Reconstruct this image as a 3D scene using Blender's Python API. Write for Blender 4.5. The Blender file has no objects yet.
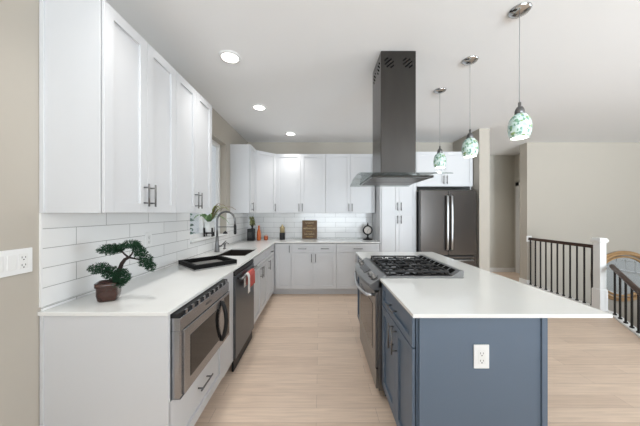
import bpy, bmesh, math, random
from mathutils import Vector, Matrix
random.seed(7)
PI = math.pi
S = bpy.context.scene
C = S.collection

# ------------------------------------------------------------------ camera, world, lights, exposure
cam_d = bpy.data.cameras.new('camera'); cam = bpy.data.objects.new('camera', cam_d); C.objects.link(cam)
cam.location = (0, 0, 1.41); cam.rotation_euler = (PI/2, 0, 0)
cam_d.sensor_width = 36; cam_d.lens = 13.95; cam_d.clip_start = 0.02
S.camera = cam
S.view_settings.view_transform = 'Standard'; S.view_settings.look = 'None'
S.view_settings.gamma = 1; S.view_settings.use_curve_mapping = False
S.view_settings.exposure = -0.17
W = bpy.data.worlds.new('sky'); S.world = W; W.use_nodes = True
bg = W.node_tree.nodes['Background']; bg.inputs[0].default_value = (0.88, 0.94, 1.0, 1); bg.inputs[1].default_value = 1.1
def area(name, loc, rot, sx, sy, power, col=(1, 1, 1), spread=180):
    l = bpy.data.lights.new(name, 'AREA'); l.shape = 'RECTANGLE'; l.size = sx; l.size_y = sy; l.energy = power; l.color = col; l.spread = math.radians(spread)
    o = bpy.data.objects.new(name, l); C.objects.link(o); o.location = loc; o.rotation_euler = rot; return o
# fill lamps added at unseen rear and right windows to brighten ceiling, walls, cabinets
area('rear_fill', (0.4, -4.35, 1.3), (PI/2+.52, 0, 0), 3.0, 1.6, 98, (0.84, 0.93, 1), 85)
area('rear_right_fill', (3.5, -4.35, 1.3), (PI/2+.30, 0, -.22), 2.1, 1.8, 192, (0.84, 0.93, 1), 85)
area('right_fill', (7.05, -0.4, 1.4), (PI/2+.30, 0, PI/2), 3.4, 1.5, 62, (0.84, 0.93, 1), 85)

# ------------------------------------------------------------------ materials
def lin(c):
    return tuple((v/12.92 if v <= 0.04045 else ((v+0.055)/1.055)**2.4) for v in (x/255 for x in c)) + (1,)
def mat(name, col, rough=0.5, metal=0.0, noise=0.0, nscale=30, bump=0.0, coat=0.0, spec=0.5, stretch=None):
    m = bpy.data.materials.new(name); m.use_nodes = True
    nt = m.node_tree; b = nt.nodes['Principled BSDF']
    b.inputs['Base Color'].default_value = lin(col); b.inputs['Roughness'].default_value = rough
    b.inputs['Metallic'].default_value = metal; b.inputs['Coat Weight'].default_value = coat
    b.inputs['Specular IOR Level'].default_value = spec
    if noise or bump:
        tc = nt.nodes.new('ShaderNodeTexCoord'); mp = nt.nodes.new('ShaderNodeMapping')
        if stretch: mp.inputs['Scale'].default_value = stretch
        nz = nt.nodes.new('ShaderNodeTexNoise'); nz.inputs['Scale'].default_value = nscale; nz.inputs['Detail'].default_value = 3
        nt.links.new(tc.outputs['Object'], mp.inputs[0]); nt.links.new(mp.outputs[0], nz.inputs['Vector'])
        if noise:
            mx = nt.nodes.new('ShaderNodeMix'); mx.data_type = 'RGBA'
            l = lin(col)
            mx.inputs[6].default_value = tuple(v*(1-noise) for v in l[:3])+(1,)
            mx.inputs[7].default_value = tuple(min(1, v*(1+noise)) for v in l[:3])+(1,)
            nt.links.new(nz.outputs['Fac'], mx.inputs[0]); nt.links.new(mx.outputs[2], b.inputs['Base Color'])
        if bump:
            bp = nt.nodes.new('ShaderNodeBump'); bp.inputs['Strength'].default_value = bump; bp.inputs['Distance'].default_value = 0.01
            nt.links.new(nz.outputs['Fac'], bp.inputs['Height']); nt.links.new(bp.outputs[0], b.inputs['Normal'])
    return m
def glass(name, tint=(1, 1, 1), k=1.0):
    m = bpy.data.materials.new(name); m.use_nodes = True; nt = m.node_tree; nt.nodes.clear()
    o = nt.nodes.new('ShaderNodeOutputMaterial'); mx = nt.nodes.new('ShaderNodeMixShader')
    t = nt.nodes.new('ShaderNodeBsdfTransparent'); g = nt.nodes.new('ShaderNodeBsdfGlossy'); lw = nt.nodes.new('ShaderNodeLayerWeight'); lw.inputs[0].default_value = 0.5; pw = nt.nodes.new('ShaderNodeMath'); pw.operation = 'POWER'; pw.inputs[1].default_value = 4.0; f = nt.nodes.new('ShaderNodeMath'); f.operation = 'MULTIPLY_ADD'; f.inputs[1].default_value = 0.6; f.inputs[2].default_value = 0.04
    t.inputs[0].default_value = tint+(1,); g.inputs['Roughness'].default_value = 0.03
    nt.links.new(lw.outputs['Facing'], pw.inputs[0]); nt.links.new(pw.outputs[0], f.inputs[0])
    nt.links.new(f.outputs[0], mx.inputs[0]); nt.links.new(t.outputs[0], mx.inputs[1]); nt.links.new(g.outputs[0], mx.inputs[2]); nt.links.new(mx.outputs[0], o.inputs[0])
    return m
def emit(name, col, s):
    m = bpy.data.materials.new(name); m.use_nodes = True; b = m.node_tree.nodes['Principled BSDF']
    b.inputs['Base Color'].default_value = lin(col); b.inputs['Emission Color'].default_value = lin(col); b.inputs['Emission Strength'].default_value = s
    return m
def swizzle(nt, order, off=(0, 0, 0)):
    """object coordinates re-ordered so that a flat pattern lies in the wanted plane"""
    tc = nt.nodes.new('ShaderNodeTexCoord'); sp = nt.nodes.new('ShaderNodeSeparateXYZ'); cb = nt.nodes.new('ShaderNodeCombineXYZ')
    nt.links.new(tc.outputs['Object'], sp.inputs[0])
    for i, a in enumerate(order): nt.links.new(sp.outputs[a], cb.inputs[i])
    ad = nt.nodes.new('ShaderNodeVectorMath'); ad.inputs[1].default_value = off
    nt.links.new(cb.outputs[0], ad.inputs[0]); return ad.outputs[0]
def tile_mat(name, order, off):
    m = bpy.data.materials.new(name); m.use_nodes = True; nt = m.node_tree; b = nt.nodes['Principled BSDF']
    v = swizzle(nt, order, off); br = nt.nodes.new('ShaderNodeTexBrick')
    br.inputs['Scale'].default_value = 1; br.inputs['Brick Width'].default_value = 0.4; br.inputs['Row Height'].default_value = 0.1
    br.inputs['Mortar Size'].default_value = 0.0016; br.inputs['Mortar Smooth'].default_value = 0.2; br.offset = 0.5
    br.inputs['Color1'].default_value = lin((238, 238, 237)); br.inputs['Color2'].default_value = lin((245, 245, 244)); br.inputs['Mortar'].default_value = lin((150, 149, 146))
    nt.links.new(v, br.inputs['Vector']); nt.links.new(br.outputs['Color'], b.inputs['Base Color'])
    b.inputs['Roughness'].default_value = 0.16
    nz = nt.nodes.new('ShaderNodeTexNoise'); nz.inputs['Scale'].default_value = 9
    nt.links.new(v, nz.inputs['Vector'])
    ml = nt.nodes.new('ShaderNodeMath'); ml.operation = 'MULTIPLY_ADD'; ml.inputs[1].default_value = -1.0
    nt.links.new(br.outputs['Fac'], ml.inputs[0]); nt.links.new(nz.outputs['Fac'], ml.inputs[2])
    bp = nt.nodes.new('ShaderNodeBump'); bp.inputs['Strength'].default_value = 0.35; bp.inputs['Distance'].default_value = 0.003
    nt.links.new(ml.outputs[0], bp.inputs['Height']); nt.links.new(bp.outputs[0], b.inputs['Normal'])
    return m
def plank_mat():
    m = bpy.data.materials.new('oak_planks'); m.use_nodes = True; nt = m.node_tree; b = nt.nodes['Principled BSDF']
    v = swizzle(nt, (0, 1, 2), (20.3, 20.05, 0)); br = nt.nodes.new('ShaderNodeTexBrick')
    br.inputs['Scale'].default_value = 1; br.inputs['Brick Width'].default_value = 1.15; br.inputs['Row Height'].default_value = 0.127
    br.inputs['Mortar Size'].default_value = 0.0012; br.inputs['Mortar Smooth'].default_value = 0.3; br.offset = 0.37; br.offset_frequency = 2
    br.inputs['Color1'].default_value = lin((238, 215, 194)); br.inputs['Color2'].default_value = lin((224, 200, 179)); br.inputs['Mortar'].default_value = lin((180, 156, 138))
    nt.links.new(v, br.inputs['Vector'])
    mp = nt.nodes.new('ShaderNodeMapping'); mp.inputs['Scale'].default_value = (2.2, 38, 1); nt.links.new(v, mp.inputs[0])
    nz = nt.nodes.new('ShaderNodeTexNoise'); nz.inputs['Scale'].default_value = 1.6; nz.inputs['Detail'].default_value = 5; nz.inputs['Distortion'].default_value = 0.4
    nt.links.new(mp.outputs[0], nz.inputs['Vector'])
    rp = nt.nodes.new('ShaderNodeValToRGB'); rp.color_ramp.elements[0].position = 0.3; rp.color_ramp.elements[0].color = (0.86, 0.85, 0.84, 1)
    rp.color_ramp.elements[1].position = 0.7; rp.color_ramp.elements[1].color = (1.03, 1.03, 1.03, 1)
    nt.links.new(nz.outputs['Fac'], rp.inputs[0])
    mx = nt.nodes.new('ShaderNodeMix'); mx.data_type = 'RGBA'; mx.blend_type = 'MULTIPLY'; mx.inputs[0].default_value = 1
    nt.links.new(br.outputs['Color'], mx.inputs[6]); nt.links.new(rp.outputs[0], mx.inputs[7]); nt.links.new(mx.outputs[2], b.inputs['Base Color'])
    b.inputs['Roughness'].default_value = 0.42
    return m
def mosaic_mat():
    m = bpy.data.materials.new('mosaic_glass'); m.use_nodes = True; nt = m.node_tree; b = nt.nodes['Principled BSDF']
    tc = nt.nodes.new('ShaderNodeTexCoord'); vo = nt.nodes.new('ShaderNodeTexVoronoi'); vo.inputs['Scale'].default_value = 70
    nt.links.new(tc.outputs['Object'], vo.inputs['Vector'])
    sp = nt.nodes.new('ShaderNodeSeparateColor'); nt.links.new(vo.outputs['Color'], sp.inputs[0])
    rp = nt.nodes.new('ShaderNodeValToRGB'); rp.color_ramp.interpolation = 'CONSTANT'
    stops = [(0, (206, 226, 218)), (0.42, (126, 168, 142)), (0.54, (222, 234, 230)), (0.72, (120, 164, 150)), (0.8, (150, 178, 118)), (0.88, (180, 208, 204))]
    e = rp.color_ramp.elements
    while len(e) < len(stops): e.new(0.5)
    for x, (p, c) in zip(e, stops): x.position = p; x.color = lin(c)
    nt.links.new(sp.outputs[0], rp.inputs[0]); nt.links.new(rp.outputs[0], b.inputs['Base Color']); nt.links.new(rp.outputs[0], b.inputs['Emission Color'])
    b.inputs['Emission Strength'].default_value = 0.06; b.inputs['Roughness'].default_value = 0.12
    return m

M = dict(
    wall=mat('beige_wall_paint', (184, 177, 166), 0.85, noise=0.01, nscale=4),
    hall=mat('greige_hall_paint', (200, 196, 186), 0.85, noise=0.01, nscale=4),
    ceil=mat('ceiling_paint', (243, 243, 243), 0.9, noise=0.005, nscale=3),
    trim=mat('white_trim_paint', (236, 236, 235), 0.45),
    cab=mat('white_cabinet_paint', (214, 215, 217), 0.38, noise=0.006, nscale=5),
    blue=mat('slate_blue_cabinet_paint', (94, 109, 126), 0.42, noise=0.012, nscale=5),
    quartz=mat('white_quartz', (238, 238, 235), 0.13, noise=0.015, nscale=9),
    nickel=mat('brushed_nickel', (124, 124, 124), 0.32, 1.0, noise=0.05, nscale=60),
    chrome=mat('chrome', (190, 190, 190), 0.12, 1.0, noise=0.02, nscale=20),
    steel=mat('brushed_stainless', (168, 170, 174), 0.26, 1.0, noise=0.06, nscale=12, stretch=(1, 1, 22)),
    dsteel=mat('dark_stainless', (106, 110, 115), 0.34, 1.0, noise=0.06, nscale=10, stretch=(1, 1, 18), bump=0.0),
    hood=mat('dark_polished_steel', (80, 78, 76), 0.2, 1.0, noise=0.12, nscale=5, stretch=(3, 3, 0.6)),
    handle=mat('satin_steel_handle', (205, 207, 210), 0.3, 1.0, noise=0.03, nscale=30),
    black=mat('black_plastic', (17, 17, 18), 0.5, noise=0.1, nscale=40),
    gloss=mat('black_glass', (26, 23, 22), 0.07, noise=0.05, nscale=5),
    iron=mat('cast_iron', (20, 19, 19), 0.5, noise=0.2, nscale=90, bump=0.2),
    sinkm=mat('dark_sink', (52, 45, 40), 0.4, noise=0.15, nscale=80),
    rail=mat('dark_walnut', (66, 40, 28), 0.35, noise=0.3, nscale=12, stretch=(2, 2, 20)),
    balus=mat('black_wrought_iron', (26, 24, 24), 0.45, noise=0.1, nscale=60),
    fsteel=mat('fridge_stainless', (92, 89, 87), 0.24, 1.0, noise=0.06, nscale=10, stretch=(1, 1, 18)),
    trayin=mat('grey_tray_base', (150, 148, 145), 0.25, noise=0.05, nscale=20),
    cord=mat('grey_cord', (150, 150, 150), 0.5, noise=0.03, nscale=30),
    rsteel=mat('range_stainless', (140, 140, 140), 0.28, 1.0, noise=0.06, nscale=12, stretch=(1, 1, 22)),
    slot=mat('black_slot', (6, 6, 6), 0.9, noise=0.05, nscale=20, spec=0.1),
    gold=mat('antique_gold', (196, 160, 118), 0.32, 0.35, noise=0.25, nscale=18),
    mirror=mat('mirror_silver', (215, 218, 220), 0.02, 1.0, noise=0.005, nscale=3),
    pot=mat('brown_glazed_pot', (60, 30, 20), 0.25, noise=0.25, nscale=18, coat=0.4),
    gravel=mat('dark_gravel', (72, 46, 42), 0.6, noise=0.6, nscale=70, bump=0.5),
    bark=mat('dark_bark', (48, 36, 32), 0.8, noise=0.4, nscale=60, bump=0.6),
    needle=mat('pine_needles', (48, 80, 58), 0.9, noise=0.75, nscale=45, spec=0.15),  # varied green; wide tone noise also puts highlights into the colour
    tray=mat('black_painted_wood', (16, 15, 15), 0.75, noise=0.4, nscale=20, bump=0.2, spec=0.2),
    red=mat('coral_red_cloth', (203, 96, 88), 0.85, noise=0.1, nscale=50),
    white=mat('white_ceramic', (236, 236, 234), 0.25, noise=0.01, nscale=10),
    cloth=mat('white_cloth', (232, 230, 226), 0.9, noise=0.03, nscale=50),
    orange=mat('orange_ceramic', (206, 106, 50), 0.3, noise=0.1, nscale=15),
    amber=mat('amber_glass_candle', (178, 92, 52), 0.15, noise=0.15, nscale=30),
    pink=mat('pale_pink_wax', (214, 180, 168), 0.6, noise=0.05, nscale=30),
    leaf=mat('olive_leaf', (146, 148, 92), 0.5, noise=0.3, nscale=30),
    leaf2=mat('green_leaf', (112, 146, 96), 0.5, noise=0.2, nscale=25),
    leaf3=mat('dusky_brown_leaf', (140, 118, 92), 0.5, noise=0.3, nscale=25),
    brass=mat('pale_brass', (196, 178, 138), 0.4, 0.6, noise=0.08, nscale=30),
    sign=mat('weathered_brown_wood', (112, 88, 66), 0.7, noise=0.35, nscale=14, stretch=(2, 2, 12)),
    letter=mat('cream_lettering', (214, 198, 160), 0.7, noise=0.05, nscale=40),
    letter2=mat('ochre_lettering', (190, 162, 98), 0.7, noise=0.05, nscale=40),
    dial=mat('pale_clock_dial', (206, 198, 190), 0.5, noise=0.04, nscale=20),
    filt=mat('steel_mesh_filter', (120, 118, 116), 0.35, 1.0, noise=0.3, nscale=150),
    concrete=mat('pale_concrete', (200, 198, 192), 0.9, noise=0.06, nscale=2),
    siding=mat('white_siding', (225, 228, 230), 0.7, noise=0.02, nscale=2),
    bush=mat('teal_green_foliage', (70, 108, 92), 0.7, noise=0.4, nscale=8),
    lightdisc=emit('lit_diffuser', (255, 250, 242), 7.0),
    bulb=emit('lit_bulb', (255, 252, 246), 4.0),
    pane=glass('clear_glass'), hoodglass=glass('smoky_clear_glass', (0.80, 0.83, 0.82)),
    mosaic=mosaic_mat(), planks=plank_mat(),
    tileL=tile_mat('white_subway_tile_side', (1, 2, 0), (8-1.225, -0.03, 0)),
    tileB=tile_mat('white_subway_tile_back', (0, 2, 1), (8.1, -0.03, 0)),
)

# ------------------------------------------------------------------ mesh helpers
class MB:
    def __init__(s): s.bm = bmesh.new(); s.smooth = []
    def box(s, x0, x1, y0, y1, z0, z1):
        v = [s.bm.verts.new(p) for p in ((x0,y0,z0),(x1,y0,z0),(x1,y1,z0),(x0,y1,z0),(x0,y0,z1),(x1,y0,z1),(x1,y1,z1),(x0,y1,z1))]
        for f in ((0,3,2,1),(4,5,6,7),(0,1,5,4),(1,2,6,5),(2,3,7,6),(3,0,4,7)): s.bm.faces.new([v[i] for i in f])
        return v
    def obox(s, c, sx, sy, sz, R):
        """box of given full sizes about c, turned by matrix R"""
        v = s.box(-sx/2, sx/2, -sy/2, sy/2, -sz/2, sz/2)
        for q in v: q.co = R @ q.co + Vector(c)
    def ring(s, pts): return [s.bm.verts.new(p) for p in pts]
    def skin(s, rings, cap=True, smooth=True, closed=False):
        n = len(rings[0]); fs = []
        R = list(zip(rings, rings[1:])) + ([(rings[-1], rings[0])] if closed else [])
        for a, b in R:
            for i in range(n):
                j = (i+1) % n
                f = s.bm.faces.new((a[i], a[j], b[j], b[i])); f.smooth = smooth
        if cap and not closed:
            s.bm.faces.new(list(reversed(rings[0]))); s.bm.faces.new(rings[-1])
    def tube(s, pts, r, seg=10, cap=True, flat=None, closed=False):
        pts = [Vector(p) for p in pts]; rings = []; N = len(pts)
        rs = r if isinstance(r, (list, tuple)) else [r]*N
        up = None
        for i, p in enumerate(pts):
            if closed: t = (pts[(i+1) % N]-pts[i-1]).normalized()
            else: t = (pts[min(i+1, N-1)]-pts[max(i-1, 0)]).normalized()
            if up is None:
                up = Vector((0,0,1)) if abs(t.z) < 0.9 else Vector((1,0,0))
            a = t.cross(up).normalized(); b = a.cross(t).normalized(); up = b
            fx = flat or (1, 1)
            rings.append(s.ring([p + a*math.cos(2*PI*k/seg)*rs[i]*fx[0] + b*math.sin(2*PI*k/seg)*rs[i]*fx[1] for k in range(seg)]))
        s.skin(rings, cap, closed=closed)
    def cyl(s, p0, p1, r, seg=16): s.tube([p0, p1], r, seg)
    def lathe(s, c, prof, seg=24, cap=True):
        c = Vector(c)
        s.skin([s.ring([c+Vector((r*math.cos(2*PI*k/seg), r*math.sin(2*PI*k/seg), z)) for k in range(seg)]) for r, z in prof], cap)
    def disc(s, c, axis, prof, seg=24, cap=True):
        """turned shape about any axis; prof: (radius, distance along the axis)"""
        q = Vector((0,0,1)).rotation_difference(Vector(axis)); c = Vector(c)
        s.skin([s.ring([c + q @ Vector((r*math.cos(2*PI*k/seg), r*math.sin(2*PI*k/seg), z)) for k in range(seg)]) for r, z in prof], cap)
    def prism(s, poly, z0, z1):
        a = s.ring([(x, y, z0) for x, y in poly]); b = s.ring([(x, y, z1) for x, y in poly]); s.skin([a, b], smooth=False)
    def plan(s, xs, ys, keep, z0, z1):
        xs, ys = sorted(xs), sorted(ys); V = {}
        def v(i, j, z):
            if (i, j, z) not in V: V[i, j, z] = s.bm.verts.new((xs[i], ys[j], z))
            return V[i, j, z]
        def k(i, j): return 0 <= i < len(xs)-1 and 0 <= j < len(ys)-1 and keep((xs[i]+xs[i+1])/2, (ys[j]+ys[j+1])/2)
        for i in range(len(xs)-1):
            for j in range(len(ys)-1):
                if not k(i, j): continue
                s.bm.faces.new((v(i,j,z1), v(i+1,j,z1), v(i+1,j+1,z1), v(i,j+1,z1)))
                s.bm.faces.new((v(i,j,z0), v(i,j+1,z0), v(i+1,j+1,z0), v(i+1,j,z0)))
                if not k(i-1, j): s.bm.faces.new((v(i,j,z0), v(i,j,z1), v(i,j+1,z1), v(i,j+1,z0)))
                if not k(i+1, j): s.bm.faces.new((v(i+1,j,z0), v(i+1,j+1,z0), v(i+1,j+1,z1), v(i+1,j,z1)))
                if not k(i, j-1): s.bm.faces.new((v(i,j,z0), v(i+1,j,z0), v(i+1,j,z1), v(i,j,z1)))
                if not k(i, j+1): s.bm.faces.new((v(i,j+1,z0), v(i,j+1,z1), v(i+1,j+1,z1), v(i+1,j+1,z0)))

def obj(name, mb, m, parent=None, bevel=0, origin=None, local=False, label=None):
    """link the mesh as one object; geometry is in world space unless local (then in the parent's space)"""
    bm = mb.bm; bmesh.ops.recalc_face_normals(bm, faces=bm.faces)
    off = Vector((0,0,0))
    if not local and parent is not None:
        p = parent
        while p is not None: off += p.location; p = p.parent
    elif parent is None and origin: off = Vector(origin)
    for v in bm.verts: v.co -= off
    me = bpy.data.meshes.new(name); bm.to_mesh(me); bm.free(); me.materials.append(M[m] if isinstance(m, str) else m)
    o = bpy.data.objects.new(name, me); C.objects.link(o)
    if parent: o.parent = parent
    elif origin: o.location = origin
    if bevel:
        b = o.modifiers.new('bevel', 'BEVEL'); b.width = bevel; b.segments = 2; b.limit_method = 'ANGLE'; b.angle_limit = math.radians(40)
    if label: o['label'] = label
    return o
def tag(o, label, cat, group=None):
    o['label'] = label; o['category'] = cat
    if group: o['group'] = group
    return o
def thing(name, label, cat, loc, rz=0, group=None):
    o = bpy.data.objects.new(name, None); o.empty_display_size = 0.1; C.objects.link(o); o.location = loc; o.rotation_euler = (0, 0, rz)
    return tag(o, label, cat, group)
def struct(name, mb, m, label=None, parent=None, bevel=0):
    o = obj(name, mb, m, parent, bevel)
    if parent is None:
        o['kind'] = 'structure'
        if label: o['label'] = label
    return o
def B(*a):
    m = MB(); m.box(*a); return m
def copy_tree(r, loc, label, group=None):
    c = r.copy(); C.objects.link(c); c.location = loc; c['label'] = label
    if group: c['group'] = group
    def rec(a, b):
        for ch in list(a.children):
            if ch is b or ch is c: continue
            d = ch.copy(); C.objects.link(d); d.parent = b; rec(ch, d)
    rec(r, c)
    return c

# ------------------------------------------------------------------ the setting
XL, YB, ZC, YH = -1.41, 4.85, 2.79, 5.94          # left wall, back wall, ceiling, hall end wall
XR, YN = 7.2, -4.5
WY0, WY1, WZ0, WZ1 = 2.67, 3.74, 1.09, 2.44       # window over the sink
f = MB(); f.prism([(XL-.15, YN), (XR, YN), (XR, 2.3), (3.37, 2.3), (4.12, 3.46), (4.12, YB+.1), (XR, YB+.1), (XR, YH+.2), (XL-.15, YH+.2)], -0.02, 0)
struct('floor', f, 'planks', 'pale oak plank floor')
struct('ceiling', B(XL-.15, XR+.15, YN-.15, YH+.2, ZC, ZC+.1), 'ceil', 'flat white ceiling')
w = MB()
w.box(XL-.15, XL, YN, WY0, 0, ZC); w.box(XL-.15, XL, WY1, YH+.2, 0, ZC); w.box(XL-.15, XL, WY0, WY1, 0, WZ0); w.box(XL-.15, XL, WY0, WY1, WZ1, ZC)
struct('wall_left', w, 'wall', 'beige wall on the left')
struct('wall_back', B(XL, 2.603, YB, YB+.15, 0, ZC), 'wall', 'beige wall behind the back cabinets')
struct('wall_column', B(2.603, 2.77, 4.05, YB+.15, 0, ZC), 'wall', 'beige wall end beside the refrigerator')
struct('wall_hall', B(2.603, 5.4, YH, YH+.15, 0, ZC), 'hall', 'greige end wall of the hallway')
struct('wall_far', B(4.05, XR, YB, YB+.18, -2.8, ZC), 'wall', 'wide beige wall beyond the stair railing')
struct('wall_return', B(4.66, 4.8, YB+.18, YH, 0, ZC), 'hall')
w = MB(); w.box(XR, XR+.15, YN, -2.2, -2.8, ZC); w.box(XR, XR+.15, 1.4, 3.0, -2.8, ZC); w.box(XR, XR+.15, 4.55, YH+.2, -2.8, ZC); w.box(XR, XR+.15, 3.0, 4.55, .6, ZC); w.box(XR, XR+.15, 3.0, 4.55, -2.8, -.6); w.box(XR, XR+.15, -2.2, 1.4, -2.8, .6); w.box(XR, XR+.15, -2.2, 1.4, 2.5, ZC)
struct('wall_right', w, 'wall')
w = MB(); w.box(XL-.15, -1.1, YN-.15, YN, 0, ZC); w.box(1.9, 2.4, YN-.15, YN, 0, ZC); w.box(4.6, XR+.15, YN-.15, YN, 0, ZC)
w.box(-1.1, 1.9, YN-.15, YN, 2.5, ZC); w.box(2.4, 4.6, YN-.15, YN, 2.5, ZC); w.box(-1.1, 1.9, YN-.15, YN, 0, .5); w.box(2.4, 4.6, YN-.15, YN, 0, .3)
struct('wall_rear', w, 'wall')
w = MB(); w.box(3.3, XR, 2.15, 2.3, -2.8, -.02); w.box(3.3, 3.45, 2.3, YB, -2.8, -.3)
struct('wall_stairwell', w, 'wall')
struct('floor_lower', B(3.3, XR, 2.15, YB+.1, -2.9, -2.8), 'planks')
# white nosing along the edge of the stairwell
w = MB(); w.prism([(4.13, YB-.002), (4.04, YB-.002), (4.04, 3.47), (3.36, 2.42), (3.45, 2.42), (4.13, 3.46)], 0.0, 0.022)
struct('trim_1', w, 'trim', 'white edge board along the stairwell')
w = MB(); w.prism([(4.145, YB-.002), (4.122, YB-.002), (4.122, 3.45), (3.39, 2.32), (3.42, 2.32), (4.145, 3.45)], -.3, -0.0)
struct('trim_2', w, 'trim')
# baseboards
w = MB(); w.box(2.795, 4.655, YH-.015, YH-.001, 0.002, .1)
struct('baseboard_hall', w, 'trim', 'white baseboard along the hallway end wall')
struct('baseboard_column', B(2.598, 2.775, 4.036, 4.049, 0.002, .1), 'trim')
w = MB(); w.box(4.035, 4.049, YB+.0, YB+.18, 0.002, .1); w.box(4.035, 4.11, YB-.014, YB-.001, .024, .1)
struct('baseboard_far', w, 'trim')
struct('baseboard_left', B(XL+.001, XL+.015, YN, 1.2, 0.002, .1), 'trim')
# hallway door casing on the return wall
w = MB(); w.box(4.63, 4.659, 5.78, 5.87, 0.002, 2.13); w.box(4.63, 4.659, 5.09, 5.87, 2.05, 2.13)
struct('trim_3', w, 'trim', 'white door casing in the hallway')
struct('door_1', B(4.645, 4.659, 5.1, 5.78, .01, 2.05), 'trim')
# tile
w = MB(); w.plan([XL+.001, XL+.01], [1.25, WY0, WY1, YB-.01], lambda x, y: not WY0 < y < WY1, .936, 1.409); w.box(XL+.001, XL+.01, WY0, WY1, .936, WZ0-.012)
w.box(XL+.001, XL+.01, 2.50, WY0, 1.409, 1.409+.0001)
struct('trim_4', w, 'tileL', 'white subway tile splashback on the left wall')
struct('trim_5', B(XL+.011, 1.018, YB-.01, YB-.001, .936, 1.409), 'tileB', 'white subway tile splashback on the back wall')
struct('trim_6', B(XL+.001, XL+.012, 1.243, 1.25, .936, 1.409), 'trim')
# window over the sink: sill, frame, pane
struct('trim_7', B(XL-.149, XL+.03, WY0+.002, WY1-.002, WZ0-.002, WZ0+.014), 'trim', 'white window sill over the sink')
w = MB(); xw0, xw1 = XL-.145, XL-.095
for a in ((WY0, WY0+.05, WZ0+.014, WZ1), (WY1-.05, WY1, WZ0+.014, WZ1), (WY0+.05, WY1-.05, WZ1-.05, WZ1), (WY0+.05, WY1-.05, WZ0+.014, WZ0+.064), (3.185, 3.235, WZ0+.064, WZ1-.05)):
    w.box(xw0, xw1, *a)
win = struct('window_1', w, 'trim', 'white framed window over the sink', bevel=.003)
obj('window_pane', B(XL-.123, XL-.117, WY0+.05, WY1-.05, WZ0+.064, WZ1-.05), 'pane', win)
w = MB()
w.box(XR+.02, XR+.08, 3.0, 3.06, -.6, .6); w.box(XR+.02, XR+.08, 4.49, 4.55, -.6, .6); w.box(XR+.02, XR+.08, 3.06, 4.49, .54, .6); w.box(XR+.02, XR+.08, 3.06, 4.49, -.6, -.54)
for k in range(1, 8): w.box(XR+.04, XR+.06, 3.06+k*.179-.008, 3.06+k*.179+.008, .04, .54)
w.box(XR+.04, XR+.06, 3.06, 4.49, .27, .286); w.box(XR+.02, XR+.08, 3.06, 4.49, .0, .05)
win = struct('window_2', w, 'trim', 'leaded window by the stairs, seen in the round mirror')
obj('window_pane', B(XR+.062, XR+.066, 3.06, 4.49, -.54, .54), 'pane', win)  # pane below the leading is added to brighten the mirror's reflection
# outside the window
struct('ground_outside', B(-30, XL-.2, -12, 30, -1.0, -.9), 'concrete')
struct('ground_outside', B(XR+.2, 40, -12, 30, -1.0, -.9), 'concrete')
hs = thing('neighbour_house', 'white sided house wall seen through the sink window', 'house', (-7.5, 9, -.9))
m = MB(); m.box(-9.5, -5.15, 11, 16, -.9, 5)
obj('wall', m, 'siding', hs)
m = MB(); m.prism([(-9.8, 10.6), (-4.9, 10.6), (-4.9, 16.4), (-9.8, 16.4)], 5, 5.2); obj('eaves', m, 'siding', hs)
m = MB()
for i in range(520):
    a, e = random.uniform(0, 2*PI), random.uniform(-.9, 1.3); r = random.uniform(.6, 1)
    p = Vector((-5.05+.62*r*math.cos(a)*math.cos(e), 8.6+.62*r*math.sin(a)*math.cos(e), .75+1.35*r*math.sin(e)))
    R = Matrix.Rotation(random.uniform(0, 6), 3, 'Z') @ Matrix.Rotation(random.uniform(0, 6), 3, 'X')
    q = [p + R @ Vector(c) for c in ((-.12, 0, 0), (0, -.05, .02), (.12, 0, 0), (0, .05, .02))]
    m.bm.faces.new(m.ring(q))
sh = thing('garden_shrub', 'teal green shrub outside the sink window', 'shrub', (-5.05, 8.6, -.9))
obj('foliage', m, 'bush', sh); m = MB(); m.tube([(-5.05, 8.6, -.9), (-5.0, 8.6, .2), (-5.08, 8.6, 1.2)], [.06, .05, .02], 8); obj('stem', m, 'bark', sh)

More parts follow.
